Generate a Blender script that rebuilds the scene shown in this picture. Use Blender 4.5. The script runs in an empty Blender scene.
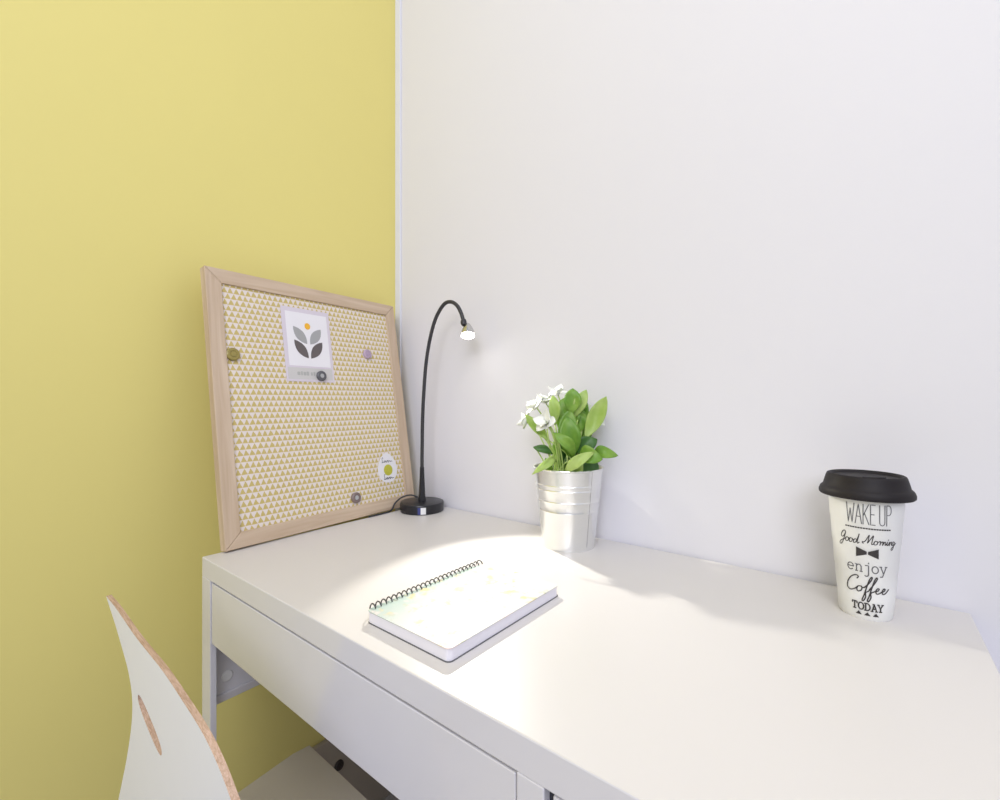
import bpy, bmesh, math, random
from mathutils import Vector, Matrix
random.seed(7)
C = bpy.context.scene.collection
PI = math.pi

# ------------------------------------------------------------------ camera
cam_d = bpy.data.cameras.new('camera')
cam = bpy.data.objects.new('camera', cam_d); C.objects.link(cam)
cam_d.sensor_width = 36.0
cam_d.lens = 461.08 * 36.0 / 1000.0
cam_d.clip_start = 0.01
cam.location = (0.8257, -0.2802, 1.0)
cam.rotation_euler = (PI/2, 0, 0.6711)
bpy.context.scene.camera = cam

# ------------------------------------------------------------------ world, big lights, exposure
sc = bpy.context.scene
sc.view_settings.view_transform = 'Standard'
sc.view_settings.look = 'None'
sc.view_settings.exposure = 0.0
sc.view_settings.gamma = 1.0
sc.view_settings.use_curve_mapping = False
world = bpy.data.worlds.new('room_light'); sc.world = world
world.use_nodes = True
bg = world.node_tree.nodes['Background']
bg.inputs[0].default_value = (0.82, 0.855, 1.0, 1)
_n, _t = world.node_tree.nodes, world.node_tree
_tc = _n.new('ShaderNodeTexCoord'); _sp = _n.new('ShaderNodeSeparateXYZ'); _mr = _n.new('ShaderNodeMapRange')
_t.links.new(_tc.outputs['Generated'], _sp.inputs[0]); _t.links.new(_sp.outputs['Z'], _mr.inputs['Value'])
_mr.inputs['From Min'].default_value = 0.0; _mr.inputs['From Max'].default_value = 0.8
_mr.inputs['To Min'].default_value = 0.38; _mr.inputs['To Max'].default_value = 0.78      # dim room at eye level, pale ceiling above
_t.links.new(_mr.outputs[0], bg.inputs[1])

def area(name, loc, target, sx, sy, power, col):
    l = bpy.data.lights.new(name, 'AREA'); l.shape = 'RECTANGLE'; l.size = sx; l.size_y = sy
    l.energy = power; l.color = col
    o = bpy.data.objects.new(name, l); C.objects.link(o)
    o.location = loc
    d = Vector(target) - Vector(loc)
    o.rotation_euler = d.to_track_quat('-Z', 'Y').to_euler()
    return o
area('ceiling_light', (1.2, -1.0, 2.5), (0.35, 0.35, 1.0), 1.4, 1.4, 18, (0.98, 0.975, 1.0))
area('window_daylight', (1.9, -2.3, 2.2), (0.2, 0.3, 1.0), 1.4, 1.2, 36, (0.86, 0.88, 1.0))

# ------------------------------------------------------------------ materials
def nt(name):
    m = bpy.data.materials.new(name); m.use_nodes = True
    n = m.node_tree.nodes; b = n['Principled BSDF']
    return m, m.node_tree, n, b
def plain(name, col, rough=0.5, metal=0.0, coat=0.0, spec=0.5, noise=0.0, nscale=30, bump=0.0, bscale=200, trans=0.0):
    m, t, n, b = nt(name)
    b.inputs['Base Color'].default_value = (*col, 1)
    b.inputs['Roughness'].default_value = rough
    b.inputs['Metallic'].default_value = metal
    b.inputs['Coat Weight'].default_value = coat
    b.inputs['Specular IOR Level'].default_value = spec
    tc = n.new('ShaderNodeTexCoord')
    if noise > 0:
        nz = n.new('ShaderNodeTexNoise'); nz.inputs['Scale'].default_value = nscale; nz.inputs['Detail'].default_value = 5
        t.links.new(tc.outputs['Object'], nz.inputs['Vector'])
        mx = n.new('ShaderNodeMix'); mx.data_type = 'RGBA'
        mx.inputs[6].default_value = (*[c*(1-noise) for c in col], 1)
        mx.inputs[7].default_value = (*[min(1, c*(1+noise)) for c in col], 1)
        t.links.new(nz.outputs['Fac'], mx.inputs[0]); t.links.new(mx.outputs[2], b.inputs['Base Color'])
    if bump > 0:
        nb = n.new('ShaderNodeTexNoise'); nb.inputs['Scale'].default_value = bscale; nb.inputs['Detail'].default_value = 3
        t.links.new(tc.outputs['Object'], nb.inputs['Vector'])
        bp = n.new('ShaderNodeBump'); bp.inputs['Strength'].default_value = bump; bp.inputs['Distance'].default_value = 0.002
        t.links.new(nb.outputs['Fac'], bp.inputs['Height']); t.links.new(bp.outputs[0], b.inputs['Normal'])
    return m
M = {}
M['yellow'] = plain('yellow_wall_paint', (0.75, 0.655, 0.215), 0.6, noise=0.02, nscale=3, bump=0.06, bscale=120)
M['white_wall'] = plain('white_wall_paint', (0.745, 0.733, 0.765), 0.7, noise=0.01, nscale=3, bump=0.05, bscale=140)
M['trim'] = plain('corner_trim_paint', (0.74, 0.75, 0.82), 0.5, noise=0.01)
M['base'] = plain('greige_skirting', (0.36, 0.31, 0.25), 0.5, noise=0.06, nscale=9)
M['desk'] = plain('desk_lacquer_warm_lit', (0.655, 0.628, 0.600), 0.33, spec=0.4, noise=0.008, nscale=12)  # warm copy of the white lacquer, lamplight tone mixed into the colour
M['desk_front'] = plain('desk_lacquer_daylight_tint', (0.70, 0.69, 0.735), 0.12, spec=0.8, coat=0.6, noise=0.008, nscale=12)  # same white lacquer with a cool daylight cast put into the colour
M['dark_gap'] = plain('painted_gap_shade', (0.03, 0.03, 0.04), 0.8, noise=0.1)  # near-black that stands in for the shade inside the gaps
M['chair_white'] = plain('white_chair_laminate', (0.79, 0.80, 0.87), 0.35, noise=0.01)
M['seat_shaded'] = plain('white_seat_laminate_shaded', (0.58, 0.53, 0.45), 0.4, noise=0.02)  # white laminate, under-desk shade darkened into its colour
M['black'] = plain('black_lamp_lacquer', (0.012, 0.012, 0.016), 0.3, spec=0.5, noise=0.2)
M['black_satin'] = plain('black_flexible_rubber', (0.03, 0.03, 0.034), 0.45, noise=0.2)
M['lid'] = plain('black_silicone_lid', (0.016, 0.013, 0.014), 0.55, spec=0.25, noise=0.15, nscale=40)
M['cup'] = plain('white_ceramic', (0.80, 0.80, 0.78), 0.35, spec=0.5, noise=0.01)
M['ink'] = plain('dark_print_ink', (0.035, 0.03, 0.03), 0.6, noise=0.1)
M['ink_soft'] = plain('grey_print_ink', (0.12, 0.12, 0.13), 0.6, noise=0.1)
M['paper'] = plain('white_card_paper', (0.80, 0.78, 0.80), 0.6, noise=0.01)
M['paper_rim'] = plain('lilac_card_border', (0.66, 0.60, 0.66), 0.6, noise=0.02)
M['paper_band'] = plain('grey_card_band', (0.58, 0.56, 0.54), 0.6, noise=0.02)
M['logo_light'] = plain('light_grey_leaf_print', (0.36, 0.36, 0.36), 0.6, noise=0.03)
M['logo_dark'] = plain('dark_grey_leaf_print', (0.12, 0.10, 0.10), 0.6, noise=0.03)
M['logo_sun'] = plain('orange_sun_print', (0.85, 0.45, 0.03), 0.6, noise=0.03)
M['blur'] = plain('faint_grey_print', (0.42, 0.42, 0.40), 0.6, noise=0.05)
M['mag_grey'] = plain('dark_grey_magnet', (0.10, 0.10, 0.11), 0.35, noise=0.1)
M['mag_hub'] = plain('pale_grey_magnet_centre', (0.42, 0.42, 0.42), 0.35, noise=0.1)
M['mag_olive'] = plain('olive_magnet', (0.30, 0.24, 0.06), 0.3, noise=0.1)
M['mag_lilac'] = plain('lilac_magnet', (0.45, 0.34, 0.46), 0.3, noise=0.1)
M['mag_brown'] = plain('brown_grey_magnet', (0.20, 0.15, 0.14), 0.35, noise=0.1)
M['lemon'] = plain('yellow_green_fruit_print', (0.50, 0.48, 0.05), 0.6, noise=0.2, nscale=300)
M['steel'] = plain('polished_steel', (0.60, 0.60, 0.60), 0.25, metal=1.0, noise=0.03)
M['wire'] = plain('dark_steel_wire', (0.10, 0.10, 0.10), 0.35, metal=0.8, noise=0.03)
M['pages'] = plain('white_paper_pages', (0.78, 0.76, 0.82), 0.7, noise=0.02)
M['soil'] = plain('dark_plant_moss', (0.05, 0.06, 0.02), 0.9, noise=0.5, nscale=80, bump=1.0, bscale=150)
M['stem'] = plain('pale_green_stem', (0.42, 0.55, 0.16), 0.5, noise=0.1, nscale=60)
M['petal'] = plain('white_petal', (0.86, 0.87, 0.80), 0.5, noise=0.02, nscale=60)
M['chrome'] = plain('chrome_leg_tube', (0.7, 0.7, 0.72), 0.15, metal=1.0, noise=0.02)
M['cap'] = plain('grey_plastic_cap', (0.62, 0.60, 0.62), 0.5, noise=0.02)
M['grommet'] = plain('dark_brown_plastic', (0.03, 0.02, 0.015), 0.5, noise=0.1)
M['label_white'] = plain('white_label', (0.8, 0.8, 0.8), 0.5, noise=0.02)
M['label_blue'] = plain('blue_label_edge', (0.04, 0.05, 0.20), 0.5, noise=0.02)

# metal pail: brushed zinc
def zinc():
    m, t, n, b = nt('galvanised_zinc')
    b.inputs['Metallic'].default_value = 0.75; b.inputs['Roughness'].default_value = 0.24
    tc = n.new('ShaderNodeTexCoord'); mp = n.new('ShaderNodeMapping'); mp.inputs['Scale'].default_value = (1, 1, 12)
    nz = n.new('ShaderNodeTexNoise'); nz.inputs['Scale'].default_value = 25
    t.links.new(tc.outputs['Object'], mp.inputs[0]); t.links.new(mp.outputs[0], nz.inputs['Vector'])
    cr = n.new('ShaderNodeValToRGB'); cr.color_ramp.elements[0].color = (0.76, 0.76, 0.75, 1); cr.color_ramp.elements[1].color = (0.82, 0.82, 0.81, 1)
    t.links.new(nz.outputs['Fac'], cr.inputs[0]); t.links.new(cr.outputs[0], b.inputs['Base Color'])
    return m
M['zinc'] = zinc()

def wood(name, c1, c2, axis, sc_=1.0, rough=0.55):
    m, t, n, b = nt(name)
    tc = n.new('ShaderNodeTexCoord'); mp = n.new('ShaderNodeMapping')
    s = [60*sc_, 60*sc_, 60*sc_]; s[axis] = 4*sc_
    mp.inputs['Scale'].default_value = s
    nz = n.new('ShaderNodeTexNoise'); nz.inputs['Scale'].default_value = 1.0; nz.inputs['Detail'].default_value = 6; nz.inputs['Distortion'].default_value = 1.2
    cr = n.new('ShaderNodeValToRGB'); cr.color_ramp.elements[0].position = 0.35; cr.color_ramp.elements[1].position = 0.7
    cr.color_ramp.elements[0].color = (*c1, 1); cr.color_ramp.elements[1].color = (*c2, 1)
    t.links.new(tc.outputs['Object'], mp.inputs[0]); t.links.new(mp.outputs[0], nz.inputs['Vector'])
    t.links.new(nz.outputs['Fac'], cr.inputs[0]); t.links.new(cr.outputs[0], b.inputs['Base Color'])
    b.inputs['Roughness'].default_value = rough
    return m
M['wood_u'] = wood('pale_pine_along', (0.50, 0.37, 0.25), (0.62, 0.49, 0.36), 1)
M['wood_v'] = wood('pale_pine_upright', (0.50, 0.37, 0.25), (0.62, 0.49, 0.36), 2)
M['ply'] = wood('plywood_edge', (0.40, 0.26, 0.17), (0.60, 0.43, 0.33), 0, 8.0)

def mathn(t, n, op, a, b=None, c=None):
    k = n.new('ShaderNodeMath'); k.operation = op
    for i, v in enumerate((a, b, c)):
        if v is None: continue
        if isinstance(v, (int, float)): k.inputs[i].default_value = v
        else: t.links.new(v, k.inputs[i])
    return k.outputs[0]
def fabric():
    # rows of little mustard triangles on a pale pinkish cloth, in the board's own coordinates
    m, t, n, b = nt('triangle_print_fabric')
    tc = n.new('ShaderNodeTexCoord'); sp = n.new('ShaderNodeSeparateXYZ')
    nz = n.new('ShaderNodeTexNoise'); nz.inputs['Scale'].default_value = 90
    t.links.new(tc.outputs['Object'], nz.inputs['Vector'])
    t.links.new(tc.outputs['Object'], sp.inputs[0])
    pitch_v, pitch_u = 0.0108, 0.0104
    wob = mathn(t, n, 'MULTIPLY', mathn(t, n, 'SUBTRACT', nz.outputs['Fac'], 0.5), 0.35)
    v = mathn(t, n, 'ADD', mathn(t, n, 'DIVIDE', sp.outputs['Z'], pitch_v), mathn(t, n, 'MULTIPLY', wob, 0.4))
    row = mathn(t, n, 'FLOOR', v); fv = mathn(t, n, 'FRACT', v)
    off = mathn(t, n, 'MULTIPLY', mathn(t, n, 'MODULO', row, 2.0), 0.5)
    u = mathn(t, n, 'ADD', mathn(t, n, 'ADD', mathn(t, n, 'DIVIDE', sp.outputs['Y'], pitch_u), off), wob)
    fu = mathn(t, n, 'ABSOLUTE', mathn(t, n, 'SUBTRACT', mathn(t, n, 'FRACT', mathn(t, n, 'ADD', u, 100.0)), 0.5))
    # triangle: |u| < 0.5*(1 - fv)
    lim = mathn(t, n, 'MULTIPLY', mathn(t, n, 'SUBTRACT', 1.0, mathn(t, n, 'MULTIPLY', fv, 0.95)), 0.56)
    tri = mathn(t, n, 'LESS_THAN', fu, lim)
    gap = mathn(t, n, 'GREATER_THAN', fv, 0.10)
    mask = mathn(t, n, 'MULTIPLY', tri, gap)
    mx = n.new('ShaderNodeMix'); mx.data_type = 'RGBA'
    mx.inputs[6].default_value = (0.74, 0.66, 0.62, 1); mx.inputs[7].default_value = (0.56, 0.44, 0.15, 1)
    t.links.new(mask, mx.inputs[0]); t.links.new(mx.outputs[2], b.inputs['Base Color'])
    b.inputs['Roughness'].default_value = 0.6
    return m
M['fabric'] = fabric()

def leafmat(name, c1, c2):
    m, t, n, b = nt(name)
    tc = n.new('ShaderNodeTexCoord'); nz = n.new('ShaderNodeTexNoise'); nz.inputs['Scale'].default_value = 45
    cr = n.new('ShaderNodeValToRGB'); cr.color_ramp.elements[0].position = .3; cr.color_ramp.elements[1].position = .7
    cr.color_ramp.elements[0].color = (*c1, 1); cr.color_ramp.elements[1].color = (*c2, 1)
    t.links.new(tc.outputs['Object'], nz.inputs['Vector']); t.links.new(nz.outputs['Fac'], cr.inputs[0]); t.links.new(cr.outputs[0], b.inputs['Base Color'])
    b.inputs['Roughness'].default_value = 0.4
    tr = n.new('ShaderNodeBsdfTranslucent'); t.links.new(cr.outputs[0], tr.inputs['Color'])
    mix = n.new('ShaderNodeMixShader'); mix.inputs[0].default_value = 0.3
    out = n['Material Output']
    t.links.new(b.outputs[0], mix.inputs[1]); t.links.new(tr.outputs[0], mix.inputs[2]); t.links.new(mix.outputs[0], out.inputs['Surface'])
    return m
M['leaf_mid'] = leafmat('green_leaf', (0.16, 0.36, 0.04), (0.32, 0.52, 0.08))
M['leaf_light'] = leafmat('light_green_leaf', (0.42, 0.60, 0.12), (0.58, 0.72, 0.24))
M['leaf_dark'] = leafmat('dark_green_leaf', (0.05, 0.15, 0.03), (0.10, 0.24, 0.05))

def covermat():
    # notebook cover: pale, mint towards the spiral, faint warm and pink floral blotches
    m, t, n, b = nt('pale_floral_cover')
    tc = n.new('ShaderNodeTexCoord'); sp = n.new('ShaderNodeSeparateXYZ'); t.links.new(tc.outputs['Object'], sp.inputs[0])
    g = n.new('ShaderNodeMapRange'); g.inputs['From Min'].default_value = -0.066; g.inputs['From Max'].default_value = 0.0
    t.links.new(sp.outputs['X'], g.inputs['Value'])
    base = n.new('ShaderNodeMix'); base.data_type = 'RGBA'
    base.inputs[6].default_value = (0.40, 0.52, 0.46, 1); base.inputs[7].default_value = (0.66, 0.65, 0.62, 1)
    t.links.new(g.outputs[0], base.inputs[0])
    cur = base.outputs[2]
    for (sc_, thr, col, seed) in ((55, 0.60, (0.74, 0.56, 0.22), 1.3), (48, 0.60, (0.76, 0.62, 0.60), 4.1), (70, 0.61, (0.50, 0.52, 0.38), 7.7)):
        nz = n.new('ShaderNodeTexNoise'); nz.noise_dimensions = '4D'; nz.inputs['W'].default_value = seed; nz.inputs['Scale'].default_value = sc_; nz.inputs['Detail'].default_value = 3
        t.links.new(tc.outputs['Object'], nz.inputs['Vector'])
        mr = n.new('ShaderNodeMapRange'); mr.inputs['From Min'].default_value = thr-0.03; mr.inputs['From Max'].default_value = thr+0.06
        t.links.new(nz.outputs['Fac'], mr.inputs['Value'])
        k = mathn(t, n, 'MULTIPLY', mr.outputs[0], 0.8)
        mx = n.new('ShaderNodeMix'); mx.data_type = 'RGBA'; mx.inputs[7].default_value = (*col, 1)
        t.links.new(k, mx.inputs[0]); t.links.new(cur, mx.inputs[6]); cur = mx.outputs[2]
    t.links.new(cur, b.inputs['Base Color']); b.inputs['Roughness'].default_value = 0.45
    return m
M['cover'] = covermat()
def tiles():
    m, t, n, b = nt('beige_floor_boards')
    tc = n.new('ShaderNodeTexCoord'); br = n.new('ShaderNodeTexBrick')
    br.inputs['Color1'].default_value = (0.40, 0.37, 0.35, 1); br.inputs['Color2'].default_value = (0.44, 0.41, 0.38, 1); br.inputs['Mortar'].default_value = (0.25, 0.2, 0.15, 1)
    br.inputs['Scale'].default_value = 1.2; br.inputs['Mortar Size'].default_value = 0.003; br.inputs['Brick Width'].default_value = 1.2; br.inputs['Row Height'].default_value = 0.16
    t.links.new(tc.outputs['Object'], br.inputs['Vector']); t.links.new(br.outputs['Color'], b.inputs['Base Color'])
    b.inputs['Roughness'].default_value = 0.4
    return m
M['floor'] = tiles()
def glow():
    m, t, n, b = nt('lit_led')
    b.inputs['Base Color'].default_value = (1, 1, 1, 1)
    b.inputs['Emission Color'].default_value = (1.0, 0.97, 0.88, 1); b.inputs['Emission Strength'].default_value = 25
    return m
M['led'] = glow()

# ------------------------------------------------------------------ mesh helpers
def obj(name, bm, mats, parent=None, smooth=False, loc=None):
    me = bpy.data.meshes.new(name); bmesh.ops.recalc_face_normals(bm, faces=bm.faces[:]); bm.to_mesh(me); bm.free()
    o = bpy.data.objects.new(name, me); C.objects.link(o)
    for m in (mats if isinstance(mats, (list, tuple)) else [mats]): me.materials.append(M[m] if isinstance(m, str) else m)
    if smooth:
        for p in me.polygons: p.use_smooth = True
        if smooth != True: me.set_sharp_from_angle(angle=math.radians(smooth))
    if parent: o.parent = parent
    if loc: o.location = loc
    return o
def bevel(o, w, seg=2):
    md = o.modifiers.new('bevel', 'BEVEL'); md.width = w; md.segments = seg; md.limit_method = 'ANGLE'; md.angle_limit = math.radians(40)
    return o
def tag(o, label, cat, group=None):
    o['label'] = label; o['category'] = cat
    if group: o['group'] = group
    return o
def thing(name, label, cat, loc=(0, 0, 0), group=None, mat=None):
    o = bpy.data.objects.new(name, None); C.objects.link(o); o.empty_display_size = 0.05
    if mat is not None: o.matrix_world = mat
    else: o.location = loc
    return tag(o, label, cat, group)
def struct(o): o['kind'] = 'structure'; return o
def box(bm, x0, x1, y0, y1, z0, z1):
    vs = [bm.verts.new((x, y, z)) for x in (x0, x1) for y in (y0, y1) for z in (z0, z1)]
    for f in ((0,1,3,2), (4,6,7,5), (0,4,5,1), (2,3,7,6), (0,2,6,4), (1,5,7,3)): bm.faces.new([vs[i] for i in f])
def lathe(bm, prof, n=64, close=True, c=(0, 0)):
    rings = []
    for r, z in prof:
        if r < 1e-6: rings.append([bm.verts.new((c[0], c[1], z))])
        else: rings.append([bm.verts.new((c[0]+r*math.cos(2*PI*i/n), c[1]+r*math.sin(2*PI*i/n), z)) for i in range(n)])
    for a, b in zip(rings, rings[1:]):
        for i in range(n):
            j = (i+1) % n
            if len(a) == 1 and len(b) == 1: continue
            if len(a) == 1: bm.faces.new((a[0], b[i], b[j]))
            elif len(b) == 1: bm.faces.new((a[i], a[j], b[0]))
            else: bm.faces.new((a[i], a[j], b[j], b[i]))
def spline(pts, k=8):
    P = [Vector(p) for p in pts]; out = []
    if len(P) < 3: return P
    Q = [2*P[0]-P[1]] + P + [2*P[-1]-P[-2]]
    for i in range(1, len(Q)-2):
        for s in range(k):
            t = s/k; a, b, c, d = Q[i-1], Q[i], Q[i+1], Q[i+2]
            out.append(0.5*((2*b)+(c-a)*t+(2*a-5*b+4*c-d)*t*t+(3*b-a-3*c+d)*t**3))
    out.append(P[-1]); return out
def tube(bm, pts, r, n=10, cap=True):
    pts = [Vector(p) for p in pts]
    rr = r if isinstance(r, (list, tuple)) else [r]*len(pts)
    up = None; rings = []
    for i, p in enumerate(pts):
        d = (pts[min(i+1, len(pts)-1)] - pts[max(i-1, 0)]).normalized()
        if up is None:
            up = Vector((0, 0, 1)) if abs(d.z) < .9 else Vector((1, 0, 0))
        a = (up - d*up.dot(d)).normalized(); b_ = d.cross(a); up = a
        rings.append([bm.verts.new(p + (a*math.cos(2*PI*k/n)+b_*math.sin(2*PI*k/n))*rr[i]) for k in range(n)])
    for A, B in zip(rings, rings[1:]):
        for k in range(n): bm.faces.new((A[k], A[(k+1) % n], B[(k+1) % n], B[k]))
    if cap: bm.faces.new(rings[0][::-1]); bm.faces.new(rings[-1])
def prism(bm, pts, z0, z1, mat_side=0):
    lo = [bm.verts.new((x, y, z0)) for x, y in pts]; hi = [bm.verts.new((x, y, z1)) for x, y in pts]
    bm.faces.new(lo[::-1]); bm.faces.new(hi)
    for i in range(len(pts)):
        j = (i+1) % len(pts); f = bm.faces.new((lo[i], lo[j], hi[j], hi[i])); f.material_index = mat_side
def rrect(x0, x1, y0, y1, r, n=6):
    out = []
    for cx, cy, a0 in ((x1-r, y1-r, 0), (x0+r, y1-r, PI/2), (x0+r, y0+r, PI), (x1-r, y0+r, 1.5*PI)):
        for i in range(n+1):
            a = a0+PI/2*i/n; out.append((cx+r*math.cos(a), cy+r*math.sin(a)))
    return out

# ------------------------------------------------------------------ the room
WX, WY = -0.1307, 0.4904                 # plane of the yellow wall, plane of the white wall
bm = bmesh.new(); box(bm, WX-0.12, WX, -2.6, WY+0.12, 0, 2.7); struct(obj('wall_left', bm, 'yellow'))
bm = bmesh.new(); box(bm, WX, 3.2, WY, WY+0.12, 0, 2.7); struct(obj('wall_back', bm, 'white_wall'))
bm = bmesh.new(); box(bm, WX-0.12, 3.2, -2.6, WY+0.12, -0.1, 0); struct(obj('floor', bm, 'floor'))
bm = bmesh.new(); box(bm, WX, WX+0.021, WY-0.004, WY, 0, 2.7); struct(bevel(obj('trim_1', bm, 'trim'), 0.0015))
bm = bmesh.new(); box(bm, WX, WX+0.012, -2.6, WY, 0, 0.236); struct(bevel(obj('baseboard_left', bm, 'base'), 0.003))
bm = bmesh.new(); lathe(bm, [(0, .004), (.004, .004), (.005, .006), (.0095, .006), (.011, .004), (.011, 0), (0, 0)], 32)
g = obj('cable_grommet', bm, 'grommet', smooth=40); g.rotation_euler = (0, PI/2, 0); g.location = (WX+0.012, 0.316, 0.166)
tag(g, 'small round dark cap low on the skirting under the desk', 'grommet')

# ------------------------------------------------------------------ desk
DW, DD, DZ = 0.9217, 0.486, 0.75
desk = thing('desk', 'white lacquered writing desk with a long drawer, standing in the corner', 'desk', (0, 0, 0))
bm = bmesh.new(); prism(bm, rrect(-0.004, DW, 0, DD, 0.002, 3), 0.7195, DZ, 1); bevel(obj('tabletop', bm, ['desk', 'desk_front'], desk), 0.0013, 2)
def post(x0, x1, y0, y1, z0, z1, name='leg', mat='desk_front'):
    bm = bmesh.new(); box(bm, x0, x1, y0, y1, z0, z1); return bevel(obj(name, bm, mat, desk), 0.0005)
post(-.003, 0.030, 0.0, 0.009, 0, 0.7195)
post(-.003, 0.030, DD-0.022, DD, 0, 0.7195)
sp = post(0.0, 0.012, 0.009, DD-0.022, 0.522, 0.7195, 'side_panel')
bm = bmesh.new(); box(bm, 0.0, 0.016, 0.009, DD-0.022, 0.514, 0.527); bevel(obj('rail', bm, 'cap', sp), 0.002)
bm = bmesh.new(); box(bm, 0.0, 0.016, 0.009, DD-0.022, 0.004, 0.03); bevel(obj('foot_rail', bm, 'desk_front', desk), 0.002)
bm = bmesh.new(); lathe(bm, [(0, .0018), (.0075, .0018), (.009, 0), (0, 0)], 24)
cp = obj('fixing_cap', bm, 'label_white', sp, smooth=40); cp.rotation_euler = (0, PI/2, 0); cp.location = (0.012, 0.031, 0.552)
bm = bmesh.new(); box(bm, 0.619, 0.6435, 0.0, DD, 0.0, 0.7195); bevel(obj('divider_panel', bm, 'desk_front', desk), 0.001)
bm = bmesh.new(); box(bm, DW-0.026, DW, 0.0, DD, 0.0, 0.7195); bevel(obj('end_panel', bm, 'desk_front', desk), 0.001)
bm = bmesh.new(); box(bm, 0.030, 0.619, DD-0.016, DD-0.004, 0.40, 0.7195); obj('back_panel', bm, 'desk_front', desk)
bm = bmesh.new(); box(bm, 0.6435, DW-0.026, DD-0.016, DD-0.004, 0.08, 0.7195); box(bm, 0.6435, DW-0.026, 0.03, DD-0.016, 0.08, 0.096)
box(bm, 0.6435, DW-0.026, 0.022, 0.026, 0.096, 0.7195); box(bm, 0.6435, 0.6492, 0.008, 0.022, 0.096, 0.7195); box(bm, 0.6492, DW-0.03, 0.008, 0.022, 0.7158, 0.7195); obj('cabinet_body_and_gap_shade', bm, 'dark_gap', desk)  # front sheet and gap strips are added dark to imitate shade round the door
# drawer: front + tray behind it
dr = bmesh.new(); box(dr, 0.0325, 0.6172, 0.0012, 0.017, 0.6225, 0.7164); drw = bevel(obj('drawer', dr, 'desk_front', desk), 0.001)
bm = bmesh.new(); box(bm, 0.034, 0.616, 0.017, 0.44, 0.628, 0.634); box(bm, 0.034, 0.046, 0.017, 0.44, 0.634, 0.70); box(bm, 0.604, 0.616, 0.017, 0.44, 0.634, 0.70); box(bm, 0.046, 0.604, 0.428, 0.44, 0.634, 0.70)
obj('drawer_tray', bm, 'desk_front', drw)
bm = bmesh.new(); box(bm, 0.031, 0.619, 0.0185, 0.0215, 0.700, 0.7194); box(bm, 0.031, 0.619, 0.004, 0.0185, 0.7168, 0.7194); obj('gap_shade_strip', bm, 'dark_gap', drw)  # added dark strips that paint the shade in the gap above the drawer
# cabinet door beside it
bm = bmesh.new(); box(bm, 0.6494, DW-0.030, 0.003, 0.019, 0.10, 0.7156); dd = bevel(obj('door', bm, 'desk_front', desk), 0.001)
bm = bmesh.new()
for cx in (0.6475, ): pass
box(bm, 0.66, 0.668, -0.012, -0.006, 0.46, 0.58); box(bm, 0.66, 0.668, -0.006, 0.003, 0.46, 0.468); box(bm, 0.66, 0.668, -0.006, 0.003, 0.572, 0.58)
bevel(obj('handle', bm, 'steel', dd), 0.001)

# ------------------------------------------------------------------ pinboard leaning on the yellow wall
psi, lean = -0.0600, 0.159
u_ = Vector((math.sin(psi), math.cos(psi), 0)); n_ = Vector((math.cos(psi), -math.sin(psi), 0))
v_ = Vector((0, 0, math.cos(lean))) - n_*math.sin(lean); w_ = u_.cross(v_)        # w_ = out of the face
BM = Matrix(((w_.x, u_.x, v_.x, 0.0110), (w_.y, u_.y, v_.y, 0.0290), (w_.z, u_.z, v_.z, DZ+0.0032), (0, 0, 0, 1)))
# local frame of the board: x out of the face, y along the bottom, z up the board; face plane x = 0
board = thing('pinboard', 'square pine-framed pinboard in yellow triangle fabric, leaning on the yellow wall', 'pinboard', mat=BM)
W, H, F, T = 0.426, 0.4850, 0.0262, 0.018
def mitre(a, b, c, d, mat):
    bm = bmesh.new()
    lo = [bm.verts.new((-T, *p)) for p in (a, b, c, d)]; hi = [bm.verts.new((0, *p)) for p in (a, b, c, d)]
    bm.faces.new(lo[::-1]); bm.faces.new(hi)
    for i in range(4): bm.faces.new((lo[i], lo[(i+1) % 4], hi[(i+1) % 4], hi[i]))
    return bevel(obj('frame_rail', bm, mat, board), 0.0012, 2)
g_ = 0.0002
mitre((g_, 0), (W-g_, 0), (W-F-g_, F), (F+g_, F), 'wood_u')
mitre((F+g_, H-F), (W-F-g_, H-F), (W-g_, H), (g_, H), 'wood_u')
mitre((0, g_), (F, F+g_), (F, H-F-g_), (0, H-g_), 'wood_v')
mitre((W-F, F+g_), (W, g_), (W, H-g_), (W-F, H-F-g_), 'wood_v')
FX = -0.004
for yy in (0.06, W-0.085):
    bm = bmesh.new(); box(bm, -T-0.033, -T, yy, yy+0.025, H-0.045, H-0.02); bevel(obj('wall_spacer', bm, 'wood_u', board), 0.001)
bm = bmesh.new(); box(bm, -0.012, FX, F, W-F, F, H-F); obj('fabric_panel', bm, 'fabric', board)

def board_thing(name, label, cat, y, z, group=None):
    mat = BM @ Matrix.Translation((FX+0.0003, y, z))
    return thing(name, label, cat, mat=mat, group=group)
def plate(bm, pts, x0, x1):     # polygon in (y, z), thickness along x
    lo = [bm.verts.new((x0, *p)) for p in pts]; hi = [bm.verts.new((x1, *p)) for p in pts]
    bm.faces.new(lo[::-1]); bm.faces.new(hi)
    for i in range(len(pts)): bm.faces.new((lo[i], lo[(i+1) % len(pts)], hi[(i+1) % len(pts)], hi[i]))
def lens_pts(a, b, w, n=10, skew=0.0):
    a = Vector(a); b = Vector(b); d = b-a; nn = Vector((-d.y, d.x)).normalized(); out = []
    for i in range(n+1):
        t = i/n; out.append(a+d*t+nn*w*math.sin(PI*t)**0.85*(1+skew))
    for i in range(n-1, 0, -1):
        t = i/n; out.append(a+d*t-nn*w*math.sin(PI*t)**0.85*(1-skew))
    return [(p.x, p.y) for p in out]
card = board_thing('picture_card', 'white card with a grey four-leaf emblem and orange dot, pinned near the board top', 'card', 0.186, 0.363)
bm = bmesh.new(); plate(bm, rrect(-0.053, 0.053, -0.0755, 0.075, 0.002, 3), 0, 0.0008); obj('card_sheet', bm, 'paper_rim', card)
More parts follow.
